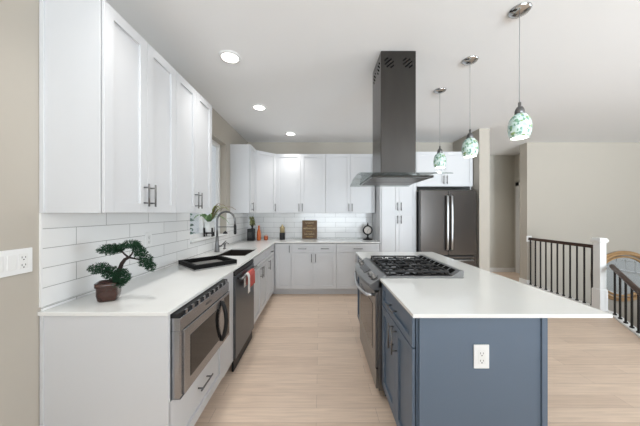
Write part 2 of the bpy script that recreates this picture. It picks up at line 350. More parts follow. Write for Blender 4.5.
# ------------------------------------------------------------------ cabinets
def shaker(x0, x1, z0, z1, stile=.057, y=-.02):
    m = MB()
    if stile == 0: m.box(x0, x1, y, -.0045, z0, z1); return m
    m.box(x0, x0+stile, y, -.0045, z0, z1); m.box(x1-stile, x1, y, -.0045, z0, z1)
    m.box(x0+stile, x1-stile, y, -.0045, z0, z0+stile); m.box(x0+stile, x1-stile, y, -.0045, z1-stile, z1)
    m.box(x0+stile, x1-stile, y+.012, -.0045, z0+stile, z1-stile)
    return m
def pull(x, z, vert, L=.14, y=-.02):
    m = MB(); d = Vector((0, 0, 1)) if vert else Vector((1, 0, 0)); c = Vector((x, y-.032, z))
    m.cyl(c-d*L/2, c+d*L/2, .0055, 10)
    for s in (-1, 1):
        p = c+d*s*(L/2-.022); m.cyl(p, p+Vector((0, .0318, 0)), .005, 8)
    return m
def cabinet(name, label, cat, loc, rz, wd, dp, z0, z1, fronts, group=None, toe=False, m='cab', solid=True, hollow=None, extra=None, stile=.057):
    """local frame: front on -Y, x along the front, z from the floor"""
    t = thing(name, label, cat, loc, rz, group)
    c = MB(); zb = z0+(.105 if toe else 0)
    if solid: c.box(0, wd, 0, dp, zb, z1)
    else:
        s = .018
        c.box(0, s, 0, dp, zb, z1); c.box(wd-s, wd, 0, dp, zb, z1); c.box(s, wd-s, 0, dp, zb, zb+s); c.box(s, wd-s, dp-s, dp, zb, z1)
        if hollow: c.box(s, wd-s, 0, dp-s, hollow[0], hollow[0]+s); c.box(s, wd-s, 0, s, hollow[0]+s, hollow[0]+s+.001)
        else: c.box(s, wd-s, 0, s, zb+s, z1-.012)
    if extra: extra(c)
    obj('carcass', c, m, t, bevel=.001, local=True)
    if toe: obj('toe_kick', B(0, wd, .07, .085, z0+.002, zb), m, t, local=True)
    for fr in fronts:
        kind, x0, x1, a, b = fr[:5]; g = .0016
        st = fr[6] if len(fr) > 6 else stile
        d = obj(kind, shaker(x0+g, x1-g, a+g, b-g, st), m, t, bevel=.0012, local=True)
        if fr[5]:
            hx, hz, vert = fr[5][:3]
            obj('handle', pull(hx, hz, vert, *(fr[5][3:])), 'nickel', d, local=True)
    return t

RZL = PI/2
FX = -.785                                         # carcass front of the left run (doors stand 2 cm proud)
# uppers on the left wall
UZ0, UZ1 = 1.41, 2.488
for i, (y0, lab) in enumerate(((1.25, 'white two-door wall cabinet above the bonsai, nearest the viewer'), (1.876, 'white two-door wall cabinet on the left wall, beside the sink window'))):
    wd = .624; h = wd/2
    cabinet('wall_cabinet', lab, 'cabinet', (-1.107, y0, 0), RZL, wd, .301, UZ0, UZ1,
            [('door', 0, h, UZ0, UZ1, (h-.03, 1.52, True)), ('door', h, wd, UZ0, UZ1, (h+.03, 1.52, True))],
            extra=(lambda c: c.box(-.007, 0, .28, .301, UZ0-.0, UZ1)) if i == 0 else None)
cabinet('wall_cabinet', 'narrow white wall cabinet on the left wall, just past the sink window', 'cabinet', (-1.107, 3.887, 0), RZL, .352, .301, UZ0, UZ1,
        [('door', 0, .352, UZ0, UZ1, (.055, 1.51, True))])
# diagonal corner upper
t = thing('corner_wall_cabinet', 'white diagonal wall cabinet in the back left corner', 'cabinet', (-1.107, 4.241, 0), PI/4)
c = MB(); L = .302*math.sqrt(2)
def dl(x, y):
    v = Matrix.Rotation(-PI/4, 2) @ Vector((x+1.107, y-4.241)); return (v.x, v.y)
c.prism([dl(*p) for p in ((-1.107, 4.243), (-.805, 4.545), (-.805, 4.838), (-1.398, 4.838), (-1.398, 4.243))], UZ0, UZ1)
obj('carcass', c, 'cab', t, bevel=.001, local=True)
d = obj('door', shaker(.012, L-.012, UZ0+.002, UZ1-.002), 'cab', t, bevel=.0012, local=True)
obj('handle', pull(L-.045, 1.51, True), 'nickel', d, local=True)
# back uppers
for x0, lab in ((-.803, 'white two-door wall cabinet on the back wall, above the wooden sign'), (.102, 'white two-door wall cabinet on the back wall, next to the tall pantry')):
    wd = .903; h = wd/2
    cabinet('wall_cabinet', lab, 'cabinet', (x0, 4.54, 0), 0, wd, .298, UZ0, UZ1,
            [('door', 0, h, UZ0, UZ1, (h-.03, 1.51, True)), ('door', h, wd, UZ0, UZ1, (h+.03, 1.51, True))])
# pantry and over-fridge cabinet
PX0, PX1, PY = 1.022, 1.635, 4.22
wd = PX1-PX0; h = wd/2+.01
PZ1 = 2.45
cabinet('pantry_cabinet', 'tall white four-door pantry cabinet beside the refrigerator', 'cabinet', (PX0, PY, 0), 0, wd, YB-PY-.003, 0, PZ1,
        [('door', .02, h, UZ0, PZ1, (h-.03, 1.52, True)), ('door', h, wd, UZ0, PZ1, (h+.03, 1.52, True)),
         ('door', .02, h, .115, UZ0, (h-.03, 1.30, True)), ('door', h, wd, .115, UZ0, (h+.03, 1.30, True))], toe=True)
wd = .952; h = wd/2
cabinet('refrigerator_cabinet', 'white two-door wall cabinet over the refrigerator', 'cabinet', (1.638, PY, 0), 0, wd, YB-PY-.003, 1.86, PZ1,
        [('door', 0, h, 1.86, PZ1, (h-.03, 1.97, True)), ('door', h, wd, 1.86, PZ1, (h+.03, 1.97, True))],
        extra=lambda c: c.box(wd-.018, wd, .03, YB-PY-.003, .002, 1.86))

# base cabinets, left run
CT = .895                                          # underside of the worktop
def toe_end(c): pass
mw0, mw1 = 1.255, 2.19
cabinet('microwave_cabinet', 'white base cabinet with a built-in microwave and one drawer under it', 'cabinet', (FX, mw0, 0), RZL, mw1-mw0, .622, 0, CT,
        [('drawer', .003, .705, .115, .445, (.36, .31, False, .16), .057)], toe=True, solid=False, hollow=(.427,),
        extra=lambda c: (c.box(-.006, .012, -.02, .622, .0, CT), c.box(-.011, -.006, .605, .622, .0, CT), c.box(.705, mw1-mw0, -.019, .018, .105, CT), c.box(.705, .723, .018, .6, .445, CT)))
sb0, sb1 = 2.803, 3.62; wd = sb1-sb0
cabinet('sink_cabinet', 'white two-door base cabinet under the sink', 'cabinet', (FX, sb0, 0), RZL, wd, .622, 0, CT,
        [('drawer', 0, wd, .735, .885, None, .04), ('door', 0, wd/2, .115, .73, (wd/2-.035, .645, True)), ('door', wd/2, wd, .115, .73, (wd/2+.035, .645, True))], toe=True, solid=False)
cb0, cb1 = 3.622, 4.215
cabinet('base_cabinet', 'white base cabinet between the sink cabinet and the back corner', 'cabinet', (FX, cb0, 0), RZL, cb1-cb0, .622, 0, CT,
        [('drawer', 0, .50, .735, .885, (.25, .81, False, .12), .04), ('door', 0, .50, .115, .73, (.04, .645, True))], toe=True, solid=False)
# base cabinets, back run
cabinet('corner_base_cabinet', 'narrow one-door white base cabinet in the back corner', 'cabinet', (-1.405, 4.245, 0), 0, .912, .6, 0, CT,
        [('door', .64, .912, .115, .885, (.885, .80, True, .12))], toe=True, solid=False)
wd = .765; h = wd/2
cabinet('base_cabinet', 'white base cabinet with two drawers and two doors under the wooden sign', 'cabinet', (-.491, 4.245, 0), 0, wd, .6, 0, CT,
        [('drawer', 0, h, .735, .885, (h/2, .805, False, .14), .04), ('drawer', h, wd, .735, .885, (h*1.5, .805, False, .14), .04),
         ('door', 0, h, .115, .73, (h-.035, .645, True)), ('door', h, wd, .115, .73, (h+.035, .645, True))], toe=True, solid=False)
wd = .74; h = wd/2
cabinet('base_cabinet', 'white base cabinet with one wide drawer under the table clock', 'cabinet', (.276, 4.245, 0), 0, wd, .6, 0, CT,
        [('drawer', 0, wd, .735, .885, (h, .805, False, .16), .04), ('door', 0, h, .115, .73, (h-.035, .645, True)), ('door', h, wd, .115, .73, (h+.035, .645, True))], toe=True, solid=False)
# worktop
SX0, SX1, SY0, SY1 = -1.24, -.87, 2.87, 3.46
m = MB()
m.plan([XL+.001, SX0, SX1, -.757, 1.02], [1.236, SY0, SY1, 4.215, YB-.001],
       lambda x, y: (x < -.757 or y > 4.215) and not (SX0 < x < SX1 and SY0 < y < SY1), CT+.001, .915)
tag(obj('countertop', m, 'quartz', bevel=.002), 'L-shaped white quartz countertop along the left and back walls', 'countertop')
m = MB(); m.plan([XL+.002, XL+.012], [1.25, YB-.012], lambda x, y: True, .916, .934); m.box(XL+.013, 1.018, YB-.012, YB-.002, .916, .934)
struct('trim_8', m, 'tileL')
# sink
s = thing('kitchen_sink', 'dark undermount kitchen sink set into the left countertop', 'sink', (-1.055, 3.165, CT))
m = MB(); t_ = .006; a0, a1, b0, b1 = SX0-.004, SX1+.004, SY0-.004, SY1+.004; zb = .66
m.box(a0, a1, b0, b1, zb-t_, zb); m.box(a0-t_, a0, b0, b1, zb, CT-.001); m.box(a1, a1+t_, b0, b1, zb, CT-.001); m.box(a0-t_, a1+t_, b0-t_, b0, zb, CT-.001); m.box(a0-t_, a1+t_, b1, b1+t_, zb, CT-.001)
obj('basin', m, 'sinkm', s)
m = MB(); m.lathe((-1.055, 3.165, zb+.001), [(.045, 0), (.045, .003), (.03, .004), (.02, .002)]); obj('drain', m, 'nickel', s)
# faucet
fx, fy = -1.315, 3.17
t = thing('kitchen_faucet', 'tall brushed metal gooseneck faucet behind the sink', 'faucet', (fx, fy, .916))
m = MB(); m.lathe((fx, fy, .9165), [(.034, 0), (.034, .006), (.03, .012), (.027, .06), (.021, .12), (.0165, .2)]); obj('base', m, 'nickel', t)
m = MB(); R = .115; zc = 1.312
pts = [(fx, fy, 1.1), (fx, fy, 1.2)] + [(fx+R-R*math.cos(a), fy, zc+R*math.sin(a)) for a in [PI*k/14 for k in range(15)]] + [(fx+2*R, fy, 1.26)]
m.tube(pts, .0125, 12); obj('spout', m, 'nickel', t)
m = MB(); m.tube([(fx+2*R, fy, 1.265), (fx+2*R, fy, 1.245), (fx+2*R, fy, 1.16), (fx+2*R, fy, 1.137)], [.0125, .017, .018, .014], 14); obj('spray_head', m, 'black', t)
m = MB(); m.cyl((fx, fy, 1.232), (fx+2*R-.012, fy, 1.232), .006, 8); obj('support_arm', m, 'nickel', t)
m = MB(); m.tube([(fx+.018, fy, .985), (fx+.05, fy, .99), (fx+.095, fy, 1.035), (fx+.115, fy, 1.055)], [.013, .01, .007, .006], 10); obj('lever', m, 'nickel', t)
t = thing('soap_dispenser', 'small metal soap pump beside the faucet base', 'soap dispenser', (-1.315, 3.42, .916))
m = MB(); m.lathe((-1.315, 3.42, .9165), [(.022, 0), (.022, .008), (.012, .012), (.012, .05), (.017, .055), (.017, .075), (.006, .08)], 16); obj('pump', m, 'nickel', t)
m = MB(); m.tube([(-1.315, 3.42, .99), (-1.29, 3.42, 1.0), (-1.255, 3.42, .985)], .006, 8); obj('nozzle', m, 'nickel', t)

# ------------------------------------------------------------------ microwave, dishwasher
t = thing('microwave', 'stainless built-in microwave oven under the left countertop', 'microwave', (-.78, 1.65, .448))
y0, y1 = 1.275, 1.955; xf = -.718
obj('body', B(-1.30, -.80, y0+.02, y1-.02, .452, .86), 'black', t)
m = MB(); m.box(-.80, xf, y0, y1, .80, .868); m.box(-.80, xf-.004, y0, y0+.03, .452, .80); m.box(-.80, xf, y0, y1, .448, .452)
obj('trim_frame', m, 'steel', t, bevel=.002)
m = MB(); m.box(-.80, xf-.045, y0, y1, .869, .894); m.box(xf-.045, xf-.012, y0, y1, .869, .8905); obj('vent_recess', m, 'black', t)
for k in range(9): obj('vent_louvre', B(xf-.0118, xf-.002, y0+.055+k*.07, y0+.078+k*.07, .8692, .8905), 'steel', t)
dr = obj('door', B(-.80, xf+.006, y0+.032, y1, .454, .797), 'steel', t, bevel=.003)
obj('window', B(xf+.0055, xf+.008, y0+.09, 1.74, .515, .74), 'gloss', dr, bevel=.001)
obj('control_panel', B(xf+.0055, xf+.0075, 1.85, y1-.015, .475, .775), 'gloss', dr)
m = MB(); hy = 1.795
m.tube([(xf+.006, hy, .49), (xf+.022, hy, .52), (xf+.036, hy, .58), (xf+.041, hy, .63), (xf+.036, hy, .68), (xf+.022, hy, .74), (xf+.006, hy, .77)], .011, 10, flat=(1.0, 1.3))
obj('handle', m, 'black', dr)
obj('badge', B(xf, xf+.001, 1.56, 1.64, .828, .842), 'nickel', t)
# dishwasher
t = thing('dishwasher', 'dark stainless dishwasher with a red and white towel hung on it', 'dishwasher', (-.78, 2.5, 0))
y0, y1 = 2.194, 2.799
obj('body', B(-1.36, -.785, y0+.005, y1-.005, .1, .888), 'black', t)
d = obj('door', B(-.783, -.745, y0, y1, .115, .845), 'dsteel', t, bevel=.003)
m = MB(); m.box(-.783, -.75, y0, y1, .852, .888); obj('control_strip', m, 'black', t)
m = MB(); m.cyl((-.706, y0+.03, .815), (-.706, y1-.03, .815), .011, 12)
for y in (y0+.06, y1-.06): m.cyl((-.745, y, .815), (-.706, y, .815), .008, 8)
obj('handle', m, 'nickel', d)
obj('kick_plate', B(-.72-.06, -.765, y0, y1, .004, .1), 'black', t)
# towel over the handle
t = thing('dish_towel', 'coral red and white towel hanging from the dishwasher handle', 'towel', (-.69, 2.48, .645))
def drape(y0, y1, zl, x, x2, th=.004, amp=.004):
    m = MB(); N = 8; fr, bk = [], []
    prof = [(x, zl)] + [(x, zl+(.80-zl)*k/4) for k in range(1, 5)] + [(-.706+.0145*math.cos(a), .815+.0145*math.sin(a)) for a in [PI*k/6 for k in range(7)]] + [(x2, .78), (x2, .70)]
    rows = []
    for i in range(N+1):
        y = y0+(y1-y0)*i/N; rows.append([(px+amp*math.sin(i*1.9)*(.3 if k > 4 else (1-k/6)) + (amp if k < 5 else 0), y, pz) for k, (px, pz) in enumerate(prof)])
    V = [[m.bm.verts.new(p) for p in r] for r in rows]
    for a, b in zip(V, V[1:]):
        for k in range(len(a)-1): m.bm.faces.new((a[k], b[k], b[k+1], a[k+1])).smooth = True
    return m
for nm, ya, yb, mm, zl in (('white_border', 2.36, 2.42, 'cloth', .645), ('red_panel', 2.42, 2.60, 'red', .68)):
    o = obj(nm, drape(ya, yb, zl, -.688, -.722), mm, t)
    sm = o.modifiers.new('thick', 'SOLIDIFY'); sm.thickness = .003; sm.offset = 0

# ------------------------------------------------------------------ island
IX0, IX1 = .487, 1.12
wd = .617
cabinet('island_cabinet', 'slate blue island cabinet with one drawer over two doors, nearest the viewer', 'cabinet', (IX0, 1.873, 0), -PI/2, wd, .61, 0, CT,
        [('drawer', .004, wd, .727, .885, (wd*.5, .81, False, .15), .04), ('door', .004, wd/2+.02, .115, .722, (wd/2-.015, .63, True, .16)), ('door', wd/2+.02, wd, .115, .722, (wd/2+.055, .63, True, .16))],
        m='blue', toe=True, solid=False)
wd = .44
cabinet('island_cabinet', 'slate blue island cabinet on the far side of the range', 'cabinet', (IX0, 3.10, 0), -PI/2, wd, .61, 0, CT,
        [('drawer', 0, wd, .727, .885, (wd*.5, .81, False, .14), .04), ('door', 0, wd, .115, .722, (.05, .63, True))], m='blue', toe=True, solid=False)
m = MB(); m.box(IX0+.009, IX1+.008, 1.236, 1.252, .002, CT)
t = thing('island_end_panel', 'flat slate blue end panel of the island with the white outlet', 'panel', (.8, 1.244, 0))
obj('panel', m, 'blue', t, bevel=.0015)
m = MB(); m.box(IX1-.02, IX1+.008, 1.228, 1.2358, .002, CT); obj('corner_post', m, 'blue', t, bevel=.001)
m = MB(); m.box(1.10, IX1, 1.254, 3.102, .002, CT)
tag(obj('island_back_panel', m, 'blue', bevel=.001), 'slate blue back panel of the island under the seating overhang', 'panel')
RY0, RY1 = 1.882, 2.648
m = MB()
m.plan([.455, 1.098, 1.432], [1.212, RY0-.004, RY1+.004, 3.16], lambda x, y: not (x < 1.098 and RY0-.004 < y < RY1+.004), CT+.001, .915)
tag(obj('island_countertop', m, 'quartz', bevel=.002), 'large white quartz island countertop around the gas range', 'countertop')
def outlet(name, label, c, n, gangs=('outlet',), z_h=.118, wgang=.076):
    """wall plate at c facing n (unit axis)"""
    n = Vector(n); side = Vector((0, 0, 1)).cross(n); Wd = wgang*len(gangs) if len(gangs) == 1 else .046*len(gangs)+.03
    t = thing(name, label, 'outlet' if gangs[0] == 'outlet' and len(gangs) == 1 else 'switch plate', c)
    R = Matrix((side, -n, Vector((0, 0, 1)))).transposed()
    def bx(m, x, z, sx, sz, d0, d1): m.obox(Vector(c)+side*x+Vector((0, 0, z))+n*(d0+d1)/2, sx, d1-d0, sz, R)
    m = MB(); bx(m, 0, 0, Wd, z_h, .0005, .006); obj('cover_plate', m, 'trim', t, bevel=.002)
    for i, g in enumerate(gangs):
        x = (i-(len(gangs)-1)/2)*.046
        m = MB()
        if g == 'outlet':
            bx(m, x, 0, .036, .07, .006, .008); o = obj('receptacle', m, 'white', t, bevel=.001)
            m = MB()
            for zz in (.018, -.018):
                bx(m, x-.007, zz, .0025, .009, .008, .0084); bx(m, x+.007, zz, .0025, .008, .008, .0084); bx(m, x, zz-.011, .005, .005, .008, .0084)
            obj('socket_slot', m, 'black', o)
        else:
            bx(m, x, 0, .034, .068, .006, .009); obj('rocker_switch', m, 'white', t, bevel=.0015)
    return t
outlet('wall_outlet', 'white duplex outlet on the slate blue end of the island', (.802, 1.236, .697), (0, -1, 0))
outlet('switch_plate', 'white switch plate with rockers and an outlet on the beige left wall', (XL, 1.128, 1.183), (1, 0, 0), ('rocker', 'rocker', 'outlet'))
outlet('wall_outlet', 'white outlet on the tiled left wall behind the bonsai', (XL+.01, 2.02, 1.195), (1, 0, 0))
outlet('wall_outlet', 'white outlet on the tiled back wall, right of the wooden sign', (.16, YB-.01, 1.15), (0, -1, 0)) if False else None

# ------------------------------------------------------------------ gas range
t = thing('gas_range', 'stainless slide-in gas range with black grates set into the island', 'range', (.75, 2.265, 0))
obj('body', B(.445, 1.085, RY0, RY1, .06, .894), 'rsteel', t, bevel=.002)
obj('plinth', B(.50, 1.06, RY0+.02, RY1-.02, .003, .06), 'black', t)
m = MB(); m.box(.503, 1.092, RY0, RY1, .916, .928); m.box(.503, 1.092, RY0+.003, RY1-.003, .894, .916); obj('cooktop', m, 'rsteel', t, bevel=.003)
obj('burner_pan', B(.53, 1.005, RY0+.03, RY1-.03, .928, .931), 'gloss', t, bevel=.001)
# bowed control panel
m = MB(); rings = []
N = 12
for i in range(N+1):
    u = -1+2*i/N; y = RY0+(RY1-RY0)*i/N; b = .038*(1-u*u)
    rings.append(m.ring([(.503, y, .936), (.488-b*.2, y, .935), (.380-b, y, .868), (.376-b, y, .848), (.40-b*.8, y, .825), (.444, y, .822), (.503, y, .9)]))
m.skin(rings, smooth=False)
obj('control_panel', m, 'rsteel', t, bevel=.002)
nrm = Vector((-.53, 0, .85)).normalized()
def on_panel(y, s):
    u = (y-RY0)/(RY1-RY0)*2-1; b = .038*(1-u*u)
    return Vector((.488-b*.2, y, .935)).lerp(Vector((.380-b, y, .868)), s)
for y in (RY0+.07, RY0+.155, RY1-.155, RY1-.07):
    m = MB(); m.disc(on_panel(y, .5)-nrm*.002, nrm, [(.027, 0), (.027, .006), (.021, .008), (.019, .03), (.016, .033)], 18)
    o = obj('knob', m, 'rsteel', t, label='black collared stainless knob')
    m = MB(); m.disc(on_panel(y, .5)-nrm*.001, nrm, [(.031, 0), (.031, .0025)], 18); obj('collar', m, 'black', o)
m = MB(); R = Matrix.Rotation(math.radians(-32), 3, 'Y')
c = on_panel(2.265, .5); m.obox(c+nrm*.0015, .065, .22, .003, R); obj('display', m, 'gloss', t)
d = obj('oven_door', B(.42, .444, RY0+.003, RY1-.003, .235, .805), 'rsteel', t, bevel=.003)
obj('window', B(.4175, .42, RY0+.10, RY1-.10, .33, .69), 'gloss', d, bevel=.001)
m = MB(); pts = []
for i in range(15):
    u = -1+2*i/14; pts.append((.372-.03*(1-u*u), 2.265+u*.335, .765-.02*(1-u*u)+.01))
m.tube(pts, .0135, 12)
for u in (0, -1): m.cyl((.42, pts[u][1], pts[u][2]), (.368, pts[u][1], pts[u][2]), .013, 10)
obj('handle', m, 'handle', d)
d = obj('drawer', B(.425, .444, RY0+.003, RY1-.003, .075, .222), 'rsteel', t, bevel=.003)
# grates
def grate(ya, yb):
    m = MB(); xa, xb = .535, 1.0; z0, z1 = .949, .963; r = .012
    def bar(x0, x1, y0, y1): m.box(x0, x1, y0, y1, z0, z1)
    bar(xa, xb, ya, ya+r); bar(xa, xb, yb-r, yb); bar(xa, xa+r, ya+r, yb-r); bar(xb-r, xb, ya+r, yb-r)
    ym = (ya+yb)/2
    bar((xa+xb)/2-r/2, (xa+xb)/2+r/2, ya+r, yb-r)
    for xc in (xa+.122, xb-.122):
        bar(xc-r/2, xc+r/2, ya+r, ym-.03); bar(xc-r/2, xc+r/2, ym+.03, yb-r)
        bar(xa+r if xc < .77 else (xa+xb)/2+r/2, xc-.03, ym-r/2, ym+r/2); bar(xc+.03, (xa+xb)/2-r/2 if xc < .77 else xb-r, ym-r/2, ym+r/2)
    for x in (xa, xb-r):
        for y in (ya, yb-r): m.box(x, x+r, y, y+r, .931, z0)
    return m
gw = (RY1-RY0-.07)/3
for k in range(3): obj('grate', grate(RY0+.035+k*gw+.002, RY0+.035+(k+1)*gw-.002), 'iron', t, bevel=.002)
for bx_, by_, br_ in ((.657, RY0+.035+gw*.5, .045), (.878, RY0+.035+gw*.5, .038), (.77, 2.265, .05), (.657, RY1-.035-gw*.5, .038), (.878, RY1-.035-gw*.5, .045)):
    m = MB(); m.lathe((bx_, by_, .9312), [(br_, 0), (br_, .006), (br_*.85, .009), (br_*.8, .015), (br_*.2, .0165)], 20); obj('burner', m, 'iron', t, label='black round gas burner cap')
m = MB(); m.skin([m.ring([(1.008, y, .928), (1.008, y, .934), (1.066, y, .970), (1.092, y, .970), (1.092, y, .928)]) for y in (RY0, RY1)], smooth=False)
v = obj('vent_trim', m, 'rsteel', t, bevel=.002)
m = MB(); R = Matrix.Rotation(-math.atan2(.036, .058), 3, 'Y')
for k in range(8): m.obox((1.037-.0005, RY0+.085+k*.085, .952+.0008), .05, .066, .002, R)
obj('vent_slot', m, 'slot', v)

# ------------------------------------------------------------------ range hood
t = thing('range_hood', 'dark steel island range hood with a curved glass canopy over the range', 'range hood', (.666, 2.24, 1.70))
ch = obj('chimney', B(.517, .815, 2.106, 2.44, 1.7475, ZC-.002), 'hood', t, bevel=.004)
m = MB(); R = Matrix.Rotation(math.radians(-40), 3, 'Y')
for gx in (.588, .745):
    for off, ln in ((-.033, .035), (-.011, .075), (.011, .075), (.033, .035)):
        m.obox((gx+off*math.sin(math.radians(40))*1.2, 2.1055, 2.685-off*math.cos(math.radians(40))*1.2), ln, .003, .011, R)
obj('vent_slot', m, 'slot', ch)
m = MB(); R = Matrix.Rotation(math.radians(40), 3, 'X')
for gy in (2.19, 2.35):
    for off, ln in ((-.033, .035), (-.011, .075), (.011, .075), (.033, .035)):
        m.obox((.5165, gy-off*math.sin(math.radians(40))*1.2, 2.685+off*math.cos(math.radians(40))*1.2), .003, ln, .011, R)
obj('vent_slot', m, 'slot', ch)
m = MB(); rings = []
for zz, e in ((1.695, 0), (1.712, 0), (1.726, .12)):
    ex = .1 if e else 0
    rings.append(m.ring([(.41+ex, 1.98+e, zz), (.91-ex, 1.98+e, zz), (.91-ex, 2.56-e, zz), (.41+ex, 2.56-e, zz)]))
m.skin(rings, smooth=False); obj('body', m, 'hood', t, bevel=.002)
for a in (1.995, 2.28):
    obj('filter', B(.43, .89, a, a+.265, 1.692, 1.695), 'filt', t, bevel=.0008)
m = MB(); N = 16; up, dn = [], []
for i in range(N+1):
    u = -1+2*i/N; y = 2.2+.44*u; z = 1.752-.05*u*u-.005
    up.append((y, z)); dn.append((y, z-.008))
prof = up+dn[::-1]
# leave the middle open for the body: two side wings and front and back strips share one pane
m.skin([m.ring([(x, y, z) for y, z in prof]) for x in (.32, .945)], smooth=False)
obj('glass_canopy', m, 'hoodglass', t)

# ------------------------------------------------------------------ refrigerator
t = thing('refrigerator', 'dark stainless french door refrigerator in the back right', 'refrigerator', (2.102, 4.45, 0))
fx0, fx1 = 1.642, 2.562
obj('body', B(fx0+.005, fx1-.005, 4.12, 4.83, .02, 1.775), 'black', t, bevel=.004)
obj('plinth', B(fx0+.03, fx1-.03, 4.18, 4.8, .002, .02), 'black', t)
for a, b, hx in ((fx0, 2.099, 2.066), (2.105, fx1, 2.138)):
    d = obj('door', B(a, b, 4.055, 4.115, .715, 1.785), 'fsteel', t, bevel=.008)
    m = MB(); m.tube([(hx, 4.052, .80), (hx, 4.01, .82), (hx, 4.002, 1.0), (hx, 3.998, 1.25), (hx, 4.002, 1.5), (hx, 4.01, 1.68), (hx, 4.052, 1.70)], .013, 10, flat=(1.25, .8)); obj('handle', m, 'handle', d)
for a, b in ((.39, .70), (.06, .38)):
    d = obj('freezer_drawer', B(fx0, fx1, 4.055, 4.115, a, b), 'fsteel', t, bevel=.008)
    m = MB(); z = b-.055
    m.tube([(fx0+.08, 4.052, z), (fx0+.085, 4.005, z), (2.102, 4.0, z), (fx1-.085, 4.005, z), (fx1-.08, 4.052, z)], .013, 10); obj('handle', m, 'handle', d)
m = MB(); m.box(fx0+.02, fx0+.1, 4.12, 4.22, 1.785, 1.80); m.box(fx1-.1, fx1-.02, 4.12, 4.22, 1.785, 1.80); obj('hinge_cover', m, 'black', t)

# ------------------------------------------------------------------ ceiling lights and pendants
def downlight(x, y, lab, pw=36):
    t = thing('recessed_light', lab, 'ceiling light', (x, y, ZC), group=None)
    m = MB(); m.lathe((x, y, ZC-.012), [(.072, .004), (.072, 0), (.088, .002), (.095, .0118)], 28, cap=False); obj('trim_ring', m, 'trim', t)
    m = MB(); m.lathe((x, y, ZC-.009), [(.074, 0), (.074, .008)], 28); obj('diffuser', m, 'lightdisc', t)
    l = bpy.data.lights.new('recessed_glow', 'SPOT'); l.energy = pw; l.spot_size = math.radians(112); l.spot_blend = 1; l.shadow_soft_size = .08; l.color = (1, .98, .95)
    o = bpy.data.objects.new('recessed_glow', l); C.objects.link(o); o.parent = t; o.location = (0, 0, -.03)
for x, y, lab in ((-.80, 1.15, 'recessed ceiling light over the near left counter, next in the row above the frame'), (-.795, 2.19, 'recessed ceiling light above the left counter, largest of the three'), (-.79, 3.23, 'recessed ceiling light in front of the sink window'), (-.51, 4.30, 'recessed ceiling light near the back wall, smallest of the three')):
    downlight(x, y, lab)
downlight(3.45, 5.4, 'unseen recessed ceiling light added to brighten the hallway, behind the wall end', 45)  # lamp added out of view to brighten the hall
PEN = [(1.357, 1.686, 'pendant lamp nearest the viewer, largest of the three mosaic glass pendants'), (1.353, 2.237, 'middle of the three green and white mosaic glass pendants'), (1.348, 2.79, 'farthest of the three mosaic glass pendants, in front of the refrigerator cabinet')]
def pendant():
    x, y, lab = PEN[0]
    t = thing('pendant_lamp', lab, 'pendant lamp', (x, y, ZC), group='mosaic glass pendants over the island')
    m = MB(); m.lathe((x, y, ZC), [(.066, -.001), (.066, -.006), (.058, -.016), (.03, -.026), (.008, -.03)], 28); obj('ceiling_canopy', m, 'chrome', t)
    m = MB(); m.cyl((x, y, ZC-.03), (x, y, 2.155), .0022, 8); obj('cord', m, 'cord', t)
    m = MB(); m.lathe((x, y, 0), [(.004, 2.165), (.009, 2.16), (.009, 2.135), (.018, 2.128), (.026, 2.112), (.030, 2.085), (.027, 2.081)], 20); obj('socket_cap', m, 'nickel', t)
    m = MB(); out = [(.029, 2.082), (.044, 2.069), (.058, 2.045), (.066, 2.008), (.067, 1.98), (.062, 1.945), (.052, 1.92)]
    inn = [(r-.004, z) for r, z in out[::-1]]
    prof = out+inn; m.lathe((x, y, 0), prof+[prof[0]], 32, cap=False); bmesh.ops.remove_doubles(m.bm, verts=m.bm.verts, dist=1e-5); obj('shade', m, 'mosaic', t)
    m = MB(); m.lathe((x, y, 0), [(.012, 2.075), (.014, 2.05), (.03, 2.01), (.033, 1.985), (.024, 1.96), (.006, 1.95)], 18); obj('bulb', m, 'bulb', t)
    l = bpy.data.lights.new('pendant_glow', 'POINT'); l.energy = 3; l.shadow_soft_size = .035; l.color = (1, .97, .92)
    o = bpy.data.objects.new('pendant_glow', l); C.objects.link(o); o.parent = t; o.location = (0, 0, 1.935-ZC)
    return t
p0 = pendant()
for x, y, lab in PEN[1:]: copy_tree(p0, (x, y, ZC), lab)

# ------------------------------------------------------------------ stair railing
NX, NY = 4.003, 3.55
t = thing('newel_post', 'white square newel post with a wide cap at the stair corner', 'newel post', (NX, NY, .022))
def sq(m, r, z0, z1, r2=None):
    r2 = r2 or r
    m.skin([m.ring([(NX-a, NY-a, z), (NX+a, NY-a, z), (NX+a, NY+a, z), (NX-a, NY+a, z)]) for a, z in ((r, z0), (r2, z1))], smooth=False)
m = MB(); sq(m, .056, .023, .32); sq(m, .056, .32, .335, .0455); sq(m, .0455, .335, .98); obj('post', m, 'trim', t, bevel=.003)
m = MB(); sq(m, .048, .98, 1.0, .058); sq(m, .06, 1.0, 1.02, .064); sq(m, .064, 1.02, 1.055, .05); obj('cap', m, 'trim', t, bevel=.002)
RX = 4.08
t = thing('stair_railing', 'dark level stair railing of thin iron balusters left of the newel post', 'railing', (RX, 4.2, .022))
m = MB(); m.box(RX-.03, RX+.03, NY+.068, YB-.02, .885, .915); m.box(RX-.022, RX+.022, NY+.068, YB-.02, .915, .935); obj('handrail', m, 'rail', t, bevel=.008)
obj('rosette', B(RX-.05, RX+.05, YB-.019, YB-.002, .85, .965), 'trim', t, bevel=.003)
def baluster(x, y, z0, z1):
    m = MB(); m.box(x-.008, x+.008, y-.008, y+.008, z0, z1); m.box(x-.014, x+.014, y-.014, y+.014, z0, z0+.018); return m
for k in range(11):
    y = NY+.17+k*.1085
    if y < YB-.04: obj('baluster', baluster(RX, y, .0225, .885), 'balus', t)
